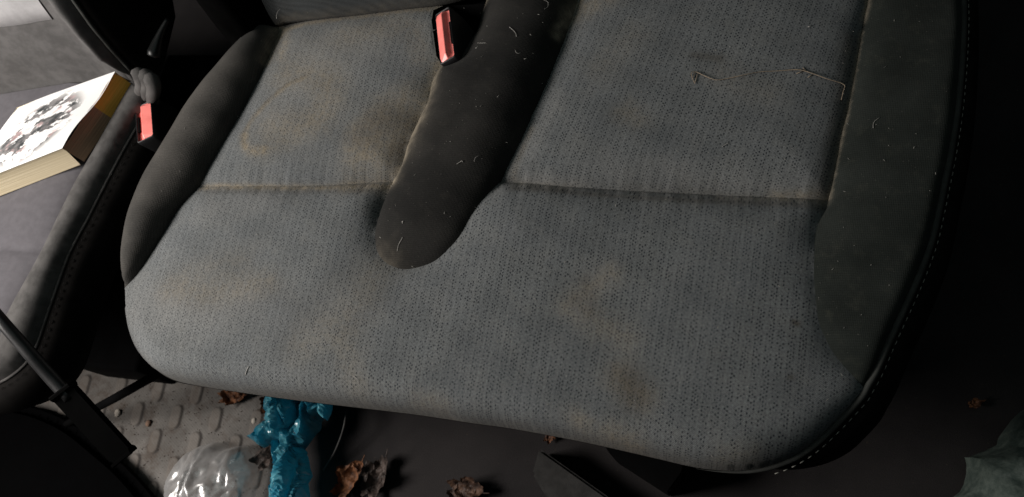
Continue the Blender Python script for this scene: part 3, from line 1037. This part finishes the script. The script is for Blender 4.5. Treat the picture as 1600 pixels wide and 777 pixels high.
def page_side(a, b, mat, name, n_=8, flare=.010):
    """wall of the page block from corner a to b, leaning out at the foot"""
    d = (b - a)[:2]; d /= np.linalg.norm(d)
    nrm_ = np.array([d[1], -d[0]])
    if nrm_.dot((P1 + P2 + P3 + P4)[:2] / 4 - a[:2]) > 0: nrm_ = -nrm_
    rows_ = []
    for r in range(7):
        t = r / 6
        q = np.array([a * (1 - s) + b * s for s in np.linspace(0, 1, n_)])
        q[:, :2] += nrm_ * (-.0015 + flare * t ** 1.3)
        q[:, 2] = (q[:, 2] - .0012) * (1 - t) + .007 * t + .0012 * np.sin(np.linspace(0, 6, n_)) * (1 - t)
        rows_.append(q)
    return rows_


PM = P1 * .56 + P2 * .44
sides = []
for (a, b, c1, c2, lab) in ((P1, PM, (.80, .40, .05), (.95, .52, .10), 'ochre brown page edges'),
                       (PM, P2, (.30, .175, .11), (.50, .32, .20), 'dark brown page edges'),
                       (P2, P3, (.50, .41, .26), (.66, .57, .40), 'cream page edges'), (P3, P4, (.5, .41, .26), (.66, .57, .4), None), (P4, P1, (.5, .41, .26), (.66, .57, .4), None)):
    o = loft(page_side(a, b, None, ''), mat_pages('page_edges', c1, c2), 'page_block', book)
    if lab: o['label'] = lab

# ------------------------------------------------------------------ BARS and CONSOLE at the lower left
bar = thing('black_bar', 'long black bar with squared end slanting down in front of the driver seat', 'bar', tuple(at(195, 700, -.14)))
pth = [at(-40, 450, .10), at(0, 499, .085), at(40, 545, .06), at(78, 588, .033), at(110, 623, .013)]
v_, f_ = tube(catmull(pth, 5), np.linspace(.0075, .0092, 21), 12)
link('rod', mesh_from(v_, f_), mat_plain('worn_black_metal', (.012, .012, .0125), .42, .4, .3, 50), bar)
e0, e1 = at(100, 612, .02), at(192, 712, -.04)
ax = Vector(e1 - e0); ln = ax.length; ax.normalize()
sdv = ax.cross(Vector((0, 0, 1))).normalized(); upv = sdv.cross(ax)
bm = bmesh.new(); bmesh.ops.create_cube(bm, size=1)
mid_ = Vector((e0 + e1) / 2)
for v in bm.verts:
    k_ = 1.0
    v.co = mid_ + ax * (v.co.x * ln) + sdv * (v.co.y * .0195 * k_) + upv * (v.co.z * .0135 * k_)
bmesh.ops.bevel(bm, geom=list(bm.edges), offset=.005, segments=3, affect='EDGES')
link('end_sleeve', bm_mesh(bm), mat_plain('black_sleeve', (.0013, .0013, .0013), .9, .03, .3, 40), bar, False)
v_, f_ = tube([at(266, 574, -.17), at(240, 588, -.17), at(180, 622, -.24), at(98, 666, -.405)], [.007, .0072, .0072, .006], 8)
tag(link('black_strut', mesh_from(v_, f_), MATTEB), 'thin black strut crossing behind the long black bar above the mat', 'strut')

cons_px = [(-60, 600), (-5, 628), (25, 632), (60, 641), (105, 662), (150, 697), (195, 737), (240, 790), (300, 860), (-60, 900), (-200, 760)]
# ------------------------------------------------------------------ LITTER on the floor
def crumple(name, poly_px, z0, dome, amp, scale, mat, step=.006, seed=0, stretch=(1, 1), power=.6, smooth=False, ridge=True):
    w = atp(catmull(poly_px + poly_px[:1], 3), z0)[:-1]
    v, f = fill(w, step, .25)
    d = dist_poly(v, np.vstack([w, w[:1]]))
    dm = d.max()
    z = dome * np.clip(d / dm, 0, 1) ** power
    out = []
    for (p, zz_, dk) in zip(v, z, d):
        q = Vector((p[0] * scale * stretch[0] + seed, p[1] * scale * stretch[1], seed * 1.7))
        a = noise.noise(q); b = noise.noise(q * 2.3 + Vector((5, 2, 1))); c = noise.noise(q * 5.1)
        r = (1 - 2 * abs(a)) * .55 + (1 - 2 * abs(b)) * .3 + (1 - 2 * abs(c)) * .15 if ridge else a
        k_ = min(1, dk / (dm * .2) + .15)
        jx, jy = noise.noise(q * 1.7 + Vector((9, 9, 9))) * amp * .5, noise.noise(q * 1.7 + Vector((3, 19, 9))) * amp * .5
        out.append((p[0] + jx, p[1] + jy, z0 + zz_ + max(-zz_ * .6, r * amp * k_)))
    return mesh_from(out, f, name)


def mat_blue():
    k = NT('blue_bag_film')
    uv = k.coord('Object')
    nz = k.noise(uv, 45, 4, .6)
    c = k.mix(k.sst(nz, .3, .7), (.022, .21, .32), (.15, .47, .55))
    k.set(Base_Color=c, Roughness=.24, Specular_IOR_Level=1.0, Coat_Weight=.5, Coat_Roughness=.15)
    tr = k.new('ShaderNodeBsdfTranslucent'); k.put(tr.inputs['Color'], (.07, .45, .58))
    mx = k.new('ShaderNodeMixShader'); mx.inputs[0].default_value = .42
    k.t.links.new(k.p.outputs[0], mx.inputs[1]); k.t.links.new(tr.outputs[0], mx.inputs[2])
    k.t.links.new(mx.outputs[0], k.out.inputs[0])
    return k.mat


def join(parts):
    vs, fs = [], []
    for me in parts:
        o = len(vs)
        vs += [tuple(v.co) for v in me.vertices]
        fs += [tuple(i + o for i in p.vertices) for p in me.polygons]
    return mesh_from(vs, fs)


FZ = FLOOR_Z + .012
blue_parts = [
    crumple('b', [(432, 610), (462, 600), (472, 640), (462, 662), (452, 690), (440, 690), (432, 668), (427, 640)], FZ + .05, .05, .024, 40, None, .0032, 1, (2.0, .38)),
    crumple('b', [(440, 646), (434, 640), (418, 664), (398, 682), (399, 692), (410, 699), (430, 690), (440, 672)], FZ + .02, .035, .018, 40, None, .0032, 4, (1, .8)),
    crumple('b', [(462, 625), (500, 620), (520, 625), (517, 645), (506, 656), (500, 668), (478, 700), (458, 705), (440, 690), (446, 672), (466, 655)], FZ + .03, .04, .028, 40, None, .0032, 8, (1.5, .5)),
    crumple('b', [(444, 690), (462, 700), (478, 696), (482, 716), (480, 745), (484, 800), (478, 850), (440, 850), (437, 780), (443, 735), (440, 705)], FZ + .03, .05, .028, 38, None, .0032, 12, (2.1, .36)),
    crumple('b', [(497, 620), (515, 622), (519, 640), (512, 656), (503, 650), (500, 635)], FZ + .07, .02, .012, 50, None, .003, 17, (1.5, .6)),
]
tag(link('plastic_bag', join(blue_parts), mat_blue(), None, False), 'crumpled turquoise blue plastic bag on the floor under the seat front edge', 'plastic bag')


def mat_clear():
    k = NT('clear_bag_film')
    uv = k.coord('Object')
    nrm = k.bump(k.noise(uv, 30, 2, .5), .3, .006)
    k.set(Base_Color=(.8, .8, .8), Roughness=.3, Normal=nrm)
    tr = k.new('ShaderNodeBsdfTransparent'); k.put(tr.inputs['Color'], (.95, .95, .96))
    gl = k.new('ShaderNodeBsdfGlossy'); k.put(gl.inputs['Color'], (1, 1, 1)); gl.inputs['Roughness'].default_value = .3
    k.put(gl.inputs['Normal'], nrm)
    lw = k.new('ShaderNodeLayerWeight'); lw.inputs[0].default_value = .3
    m1 = k.new('ShaderNodeMixShader'); k.put(m1.inputs[0], .66)
    k.t.links.new(k.p.outputs[0], m1.inputs[1]); k.t.links.new(gl.outputs[0], m1.inputs[2])
    mx = k.new('ShaderNodeMixShader')
    k.put(mx.inputs[0], k.m('ADD', .25, k.m('MULTIPLY', lw.outputs['Facing'], .5)))
    k.t.links.new(tr.outputs[0], mx.inputs[1]); k.t.links.new(m1.outputs[0], mx.inputs[2])
    k.t.links.new(mx.outputs[0], k.out.inputs[0])
    return k.mat


clear_px = [(262, 790), (268, 760), (280, 732), (294, 710), (314, 699), (340, 694), (366, 699), (392, 705), (403, 724), (407, 750), (400, 800), (390, 850), (280, 850)]
tag(link('clear_plastic_bag', crumple('c', clear_px, FZ + .004, .065, .020, 13, None, .0045, 31, (1.6, .7), .5), mat_clear(), None, True),
    'transparent crumpled plastic bag lying on the rubber mat', 'plastic bag')


def mat_leaf(name, c1, c2):
    k = NT(name)
    uv = k.coord('Object')
    c = k.mix(k.sst(k.noise(uv, 70, 4, .65), .35, .68), c1, c2)
    return k.set(Base_Color=c, Roughness=.6, Specular_IOR_Level=.3, Normal=k.bump(k.noise(uv, 240, 3, .6), .5, .002))


LEAF_R = mat_leaf('rusty_dry_leaf', (.045, .018, .009), (.20, .085, .038))
LEAF_D = mat_leaf('dark_dry_leaf', (.02, .011, .008), (.10, .055, .035))
LEAF_G = mat_leaf('greyish_dry_leaf', (.018, .013, .011), (.085, .063, .054))


def leaf(label, px, size, rot, mat, curl, seed, lift=.0, group='dead leaves on the floor', z=None):
    rnd = random.Random(seed)
    z = FZ if z is None else z
    c = at(*px, z)
    out = []
    N_ = 44
    for i in range(N_):
        a = 2 * math.pi * i / N_
        r = .34 + .16 * abs(math.cos(a * 2.5 + .3)) + .1 * math.cos(a) + rnd.uniform(-.05, .05)
        out.append((r * math.cos(a) * 1.35, r * math.sin(a)))
    v, f = fill(np.array(out), .07, .2)
    vs = []
    for (x, y) in v:
        q = Vector((x * 3 + seed, y * 3, seed))
        h = curl * (y * y * 1.9 + .55 * x * x) + .20 * (1 - 2 * abs(noise.noise(q * .8))) + .05 * noise.noise(q * 2.5)
        yy = y * (1 - .45 * curl * abs(y)) + .06 * noise.noise(q * 2)
        xx = x + .06 * noise.noise(q * 2 + Vector((4, 4, 4)))
        vs.append((xx, yy, h))
    vs = np.array(vs)
    vs[:, 2] -= vs[:, 2].min()
    cr, sr = math.cos(rot), math.sin(rot)
    w = np.column_stack([vs[:, 0] * cr - vs[:, 1] * sr, vs[:, 0] * sr + vs[:, 1] * cr, vs[:, 2]]) * size
    w += np.array([c[0], c[1], z - .004 + lift])
    verts, faces = w.tolist(), f.tolist()
    # stalk
    s0 = w[int(np.argmax(vs[:, 0]))]
    dr = np.array([cr, sr, .5]) * size
    a_, b_ = tube([s0, s0 + dr * .12, s0 + dr * .22], [.0011, .0009, .0006], 5)
    o = len(verts); verts += [tuple(p) for p in a_]; faces += [tuple(i + o for i in t) for t in b_]
    return tag(link('dead_leaf', mesh_from(verts, faces), mat, None, False), label, 'dead leaf', group)


leaf('rusty brown curled leaf standing upright beside the greyer leaf', (545, 757), .054, 1.15, LEAF_R, .85, 3)
leaf('greyish brown torn leaf right of the rusty leaf below the seat edge', (586, 754), .057, 1.35, LEAF_G, .8, 9)
leaf('dark curled leaf with bright orange tip alone on the dark carpet', (722, 765), .050, .1, LEAF_D, 1.1, 14)
leaf('small tan leaf on the mat under the left part of the seat edge', (362, 622), .042, .2, LEAF_R, .9, 21)
leaf('dark brown leaf between the clear bag and the blue bag', (424, 712), .058, 1.0, LEAF_G, .9, 27)
leaf('reddish leaf scrap touching the top of the blue bag', (421, 636), .036, 1.4, LEAF_R, .8, 33)
leaf('tiny brown leaf scrap alone on the dark floor at right', (1522, 631), .016, .5, LEAF_R, .5, 41)
leaf('brown leaf scrap poking out below the front edge at right', (858, 684), .020, 1.2, LEAF_R, .4, 44)

# wiry thread on the floor by the blue bag
v_, f_ = tube(catmull([at(542, 640, FZ + .05), at(536, 672, FZ + .04), at(523, 706, FZ + .02), at(506, 735, FZ)], 6), .0019, 6)
tag(link('grey_wire', mesh_from(v_, f_), mat_plain('grey_cable', (.035, .034, .033), .6)), 'thin curved grey wire on the dark floor beside the blue bag', 'wire')


def pebble(label, px, r, seed, mat):
    bm = bmesh.new()
    bmesh.ops.create_icosphere(bm, subdivisions=2, radius=1)
    c = at(*px, FZ)
    for v in bm.verts:
        k_ = 1 + .3 * noise.noise(v.co * 1.4 + Vector((seed, 0, 0)))
        v.co = Vector((v.co.x * r * 1.2 * k_ + c[0], v.co.y * r * 1.5 * k_ + c[1], FLOOR_Z + .006 + r * .7 + v.co.z * r * .8 * k_))
    return tag(link('small_stone', bm_mesh(bm), mat), label, 'stone', 'small stones on the rubber mat')


STONE = mat_plain('pale_stone', (.42, .38, .33), .8)
STONE_D = mat_plain('brown_stone', (.16, .10, .07), .8)
pebble('pale elongated stone on the mat nearest the black strut', (182, 645), .0050, 1, STONE)
pebble('brown round stone on the mat beside a tread oval', (230, 661), .0045, 5, STONE_D)
pebble('tiny pale stone on the mat left of the blue bag', (395, 657), .0038, 8, STONE)
# grit
gv, gf = [], []
for q in range(900):
    p = at(rnd_x := random.uniform(160, 420), random.uniform(600, 770), FZ)
    r = random.uniform(.0005, .0017)
    o = len(gv)
    for (dx, dy, dz) in ((1, 0, 0), (-.5, .8, 0), (-.5, -.8, 0), (0, 0, 1.1)):
        a = random.uniform(0, 6)
        gv.append((p[0] + r * (dx * math.cos(a) - dy * math.sin(a)) * random.uniform(.7, 2), p[1] + r * (dx * math.sin(a) + dy * math.cos(a)), FLOOR_Z + .0062 + dz * r))
    gf += [(o, o + 1, o + 3), (o + 1, o + 2, o + 3), (o + 2, o, o + 3)]
tag(link('grit', mesh_from(gv, gf), mat_plain('dark_grit', (.05, .035, .025), .9, var=.5), None, False), kind='stuff')

# ------------------------------------------------------------------ dark trim pieces under the seat front, and the sack
def slab(name, top_px, z, depth, mat, label, cat, bev=.004):
    w = atp(top_px, z)
    bm = bmesh.new()
    t_ = [bm.verts.new(p) for p in w]
    b_ = [bm.verts.new((p[0], p[1], p[2] - depth)) for p in w]
    bm.faces.new(t_); bm.faces.new(b_[::-1])
    for i in range(len(w)):
        j = (i + 1) % len(w)
        bm.faces.new((t_[i], b_[i], b_[j], t_[j]))
    bmesh.ops.recalc_face_normals(bm, faces=bm.faces)
    bmesh.ops.bevel(bm, geom=list(bm.edges), offset=bev, segments=2, affect='EDGES')
    return tag(link(name, bm_mesh(bm), mat, None, False), label, cat)


slab('console', catmull(cons_px[:-1] + [(-200, 760)], 3)[:-1].tolist(), FLOOR_Z + .05, .045, mat_plain('console_plastic', (.0009, .0009, .001), .95, .02, .2, 20),
     'smooth black console with rounded corner at the lower left, in front of the driver seat', 'console', .016)
TRIM = mat_plain('dark_trim', (.028, .027, .026), .85, .2, .25, 60, .4)
slab('trim_panel', [(842, 700), (951, 777), (1050, 860), (930, 880), (853, 777), (831, 740)], FLOOR_Z + .06, .06, TRIM,
     'dark grey angled trim panel on the floor under the seat front edge', 'trim panel')
slab('plastic_tray', [(905, 640), (1075, 690), (1068, 738), (1045, 770), (955, 712)], FLOOR_Z + .10, .10, MATTEB,
     'black plastic tray edge in shadow below the right front corner', 'tray', .003)
SACK = mat_leaf('grey_green_sack', (.055, .075, .066), (.11, .135, .118))
sk = crumple('s', [(1476, 790), (1484, 768), (1500, 745), (1512, 722), (1532, 704), (1562, 682), (1590, 645), (1625, 612), (1700, 600), (1780, 700), (1740, 860), (1560, 900), (1480, 850)],
             FLOOR_Z + .03, .14, .030, 22, None, .007, 51, (1, .8), .55)
tag(link('crumpled_sack', sk, SACK, None, True), 'crumpled dull grey green sack in the dark corner at lower right', 'sack')

# ------------------------------------------------------------------ fine things lying on the cushion
def on_seat(px, lift=.0):
    z = 0.0
    for _ in range(3):
        w = at(*px, z); z = float(H(w[None, :2])[0])
    w = at(*px, z); w[2] += lift
    return w


DRY = mat_plain('dry_stem', (.26, .205, .15), .8, .2, .3, 300)
sp = [(1086, 132), (1080, 118), (1087, 114), (1100, 120), (1118, 127), (1136, 124), (1160, 120), (1185, 114), (1215, 113), (1245, 111), (1262, 114), (1290, 125), (1318, 133), (1317, 145), (1314, 158)]
pp = [on_seat(p, .0012 + .002 * abs(math.sin(i * 1.3))) for i, p in enumerate(sp)]
v_, f_ = tube(catmull(pp, 4), np.interp(np.linspace(0, 1, 4 * (len(sp) - 1) + 1), [0, .2, .3, .55, .65, .7, 1], [.00045, .00055, .00045, .0004, .0007, .0006, .0004]), 5)
vs, fs = [tuple(p) for p in v_], list(f_)
for pts in ([(1262, 114), (1254, 107)], [(1255, 112), (1244, 116)], [(1090, 116), (1086, 130)], [(1270, 117), (1262, 122)], [(1086, 114), (1082, 124)]):
    a_, b_ = tube([on_seat(p, .0012) for p in pts], .0005, 4); o = len(vs); vs += [tuple(p) for p in a_]; fs += [tuple(i + o for i in t) for t in b_]
tag(link('dry_stem', mesh_from(vs, fs), DRY), 'thin bent dry plant stem lying across the wide right grey panel', 'plant stem')

HAIR = mat_plain('pale_hair', (.36, .345, .32), .5, .4, .2, 300)
hairs = [([(796, 43), (802, 48), (806, 53), (807, 58)], 'pale hair at the top of the black divider', .0004),
         ([(848, 0), (856, 4), (856, 11), (851, 15)], 'curved pale hair at the upper right of the black divider', .00028),
         ([(805, 79), (808, 84), (814, 83)], 'short hooked hair near the middle of the black divider', .00026),
         ([(736, 84), (739, 75), (744, 76), (747, 72)], 'kinked pale hair beside the red buckle on the divider', .0003),
         ([(746, 68), (753, 68), (760, 68)], 'straight short pale hair right of the buckle', .00026),
         ([(714, 257), (719, 254), (722, 252), (723, 254)], 'thick white fibre low on the black divider', .0005),
         ([(621, 393), (623, 383), (628, 374), (629, 371)], 'long pale hair at the rounded tip of the divider', .00035),
         ([(741, 253), (743, 247), (748, 244)], 'faint curved hair on the right flank of the divider', .00026),
         ([(628, 348), (630, 346), (629, 350)], 'tiny white fibre on the left flank near the divider tip', .0005),
         ([(1364, 201), (1365, 192), (1374, 184)], 'small bent hair on the right charcoal bolster', .00035),
         ([(553, 588), (560, 596), (566, 620)], 'long pale hair on the front panel near its lower edge', .00028),
         ([(384, 586), (386, 579), (389, 573)], 'short white fibre on the front panel lower left', .0006),
         ([(1128, 230), (1133, 227), (1139, 224)], 'pale fibre in the middle of the right grey panel', .0004),
         ([(1262, 43), (1268, 41)], 'white fibre at the upper right of the right grey panel', .0006),
         ([(435, 19), (436, 10), (441, 3)], 'fine hair on the backrest above the left panel', .0003)]
for pts, lab, r in hairs:
    P = [on_seat(p, .0009) for p in pts] if pts[0][1] > 20 or pts[0][0] > 500 else [at(*p, .03) + np.array([0, -.012, 0]) for p in pts]
    v_, f_ = tube(catmull(P, 4) if len(P) > 2 else P, r * .72, 5)
    tag(link('pale_hair', mesh_from(v_, f_), HAIR), lab, 'hair', 'loose hairs on the seat')
# lint specks: far too many to count
lv, lf_ = [], []
cand = np.column_stack([rng.uniform(200, 1480, 900), rng.uniform(5, 730, 900)])
w0 = atp(cand, 0.0)
cush_poly = np.vstack([OUT, CUR['RDK'][::-1], CUR['RCK'][::-1], CUR['RBK'][::-1], CUR['RA'][::-1]])
ok = inside(w0[:, :2], cush_poly) & (dist_poly(w0[:, :2], OUT) > .01)
w0 = w0[ok]
hz = H(w0[:, :2])
for p, z in zip(w0[:300], hz[:300]):
    a = random.uniform(0, math.pi); L = random.choice((.0004, .0005, .0006, .0008, .0014)); wd = random.uniform(.0002, .0004)
    dx, dy = math.cos(a) * L, math.sin(a) * L
    nx_, ny_ = -math.sin(a) * wd, math.cos(a) * wd
    o = len(lv); zz_ = z + .0009
    lv += [(p[0] - dx - nx_, p[1] - dy - ny_, zz_), (p[0] + dx - nx_, p[1] + dy - ny_, zz_), (p[0] + dx + nx_, p[1] + dy + ny_, zz_), (p[0] - dx + nx_, p[1] - dy + ny_, zz_), (p[0], p[1], zz_ + .0004)]
    lf_ += [(o, o + 1, o + 4), (o + 1, o + 2, o + 4), (o + 2, o + 3, o + 4), (o + 3, o, o + 4)]
tag(link('lint', mesh_from(lv, lf_), mat_plain('lint_fibre', (.24, .23, .21), .9, var=.4), None, False), kind='stuff')

# ------------------------------------------------------------------ LIGHT
def area(name, loc, target, sx, sy, power, color):
    l = bpy.data.lights.new(name, 'AREA')
    l.shape = 'RECTANGLE'; l.size = sx; l.size_y = sy; l.energy = power; l.color = color
    o = bpy.data.objects.new(name, l); COL.objects.link(o)
    o.location = loc
    o.rotation_euler = (Vector(target) - Vector(loc)).to_track_quat('-Z', 'Y').to_euler()
    return o


area('door_opening_light', (-1.34, -.42, .76), (-.1, -.05, -.05), .7, .5, 34.5, (1.0, .945, .895))
area('cab_fill_light', (.1, .15, 1.75), (.1, 0, 0), 1.6, 1.2, 2.7, (.80, 1.0, .98))

world = bpy.data.worlds.new('World')
scene.world = world
world.use_nodes = True
world.node_tree.nodes['Background'].inputs[0].default_value = (.6, .68, .75, 1)
world.node_tree.nodes['Background'].inputs[1].default_value = .014
scene.view_settings.view_transform = 'Standard'
scene.view_settings.look = 'None'
scene.view_settings.exposure = 0
scene.cycles.max_bounces = 6
scene.cycles.transparent_max_bounces = 12
scene.cycles.caustics_reflective = False
scene.cycles.caustics_refractive = False
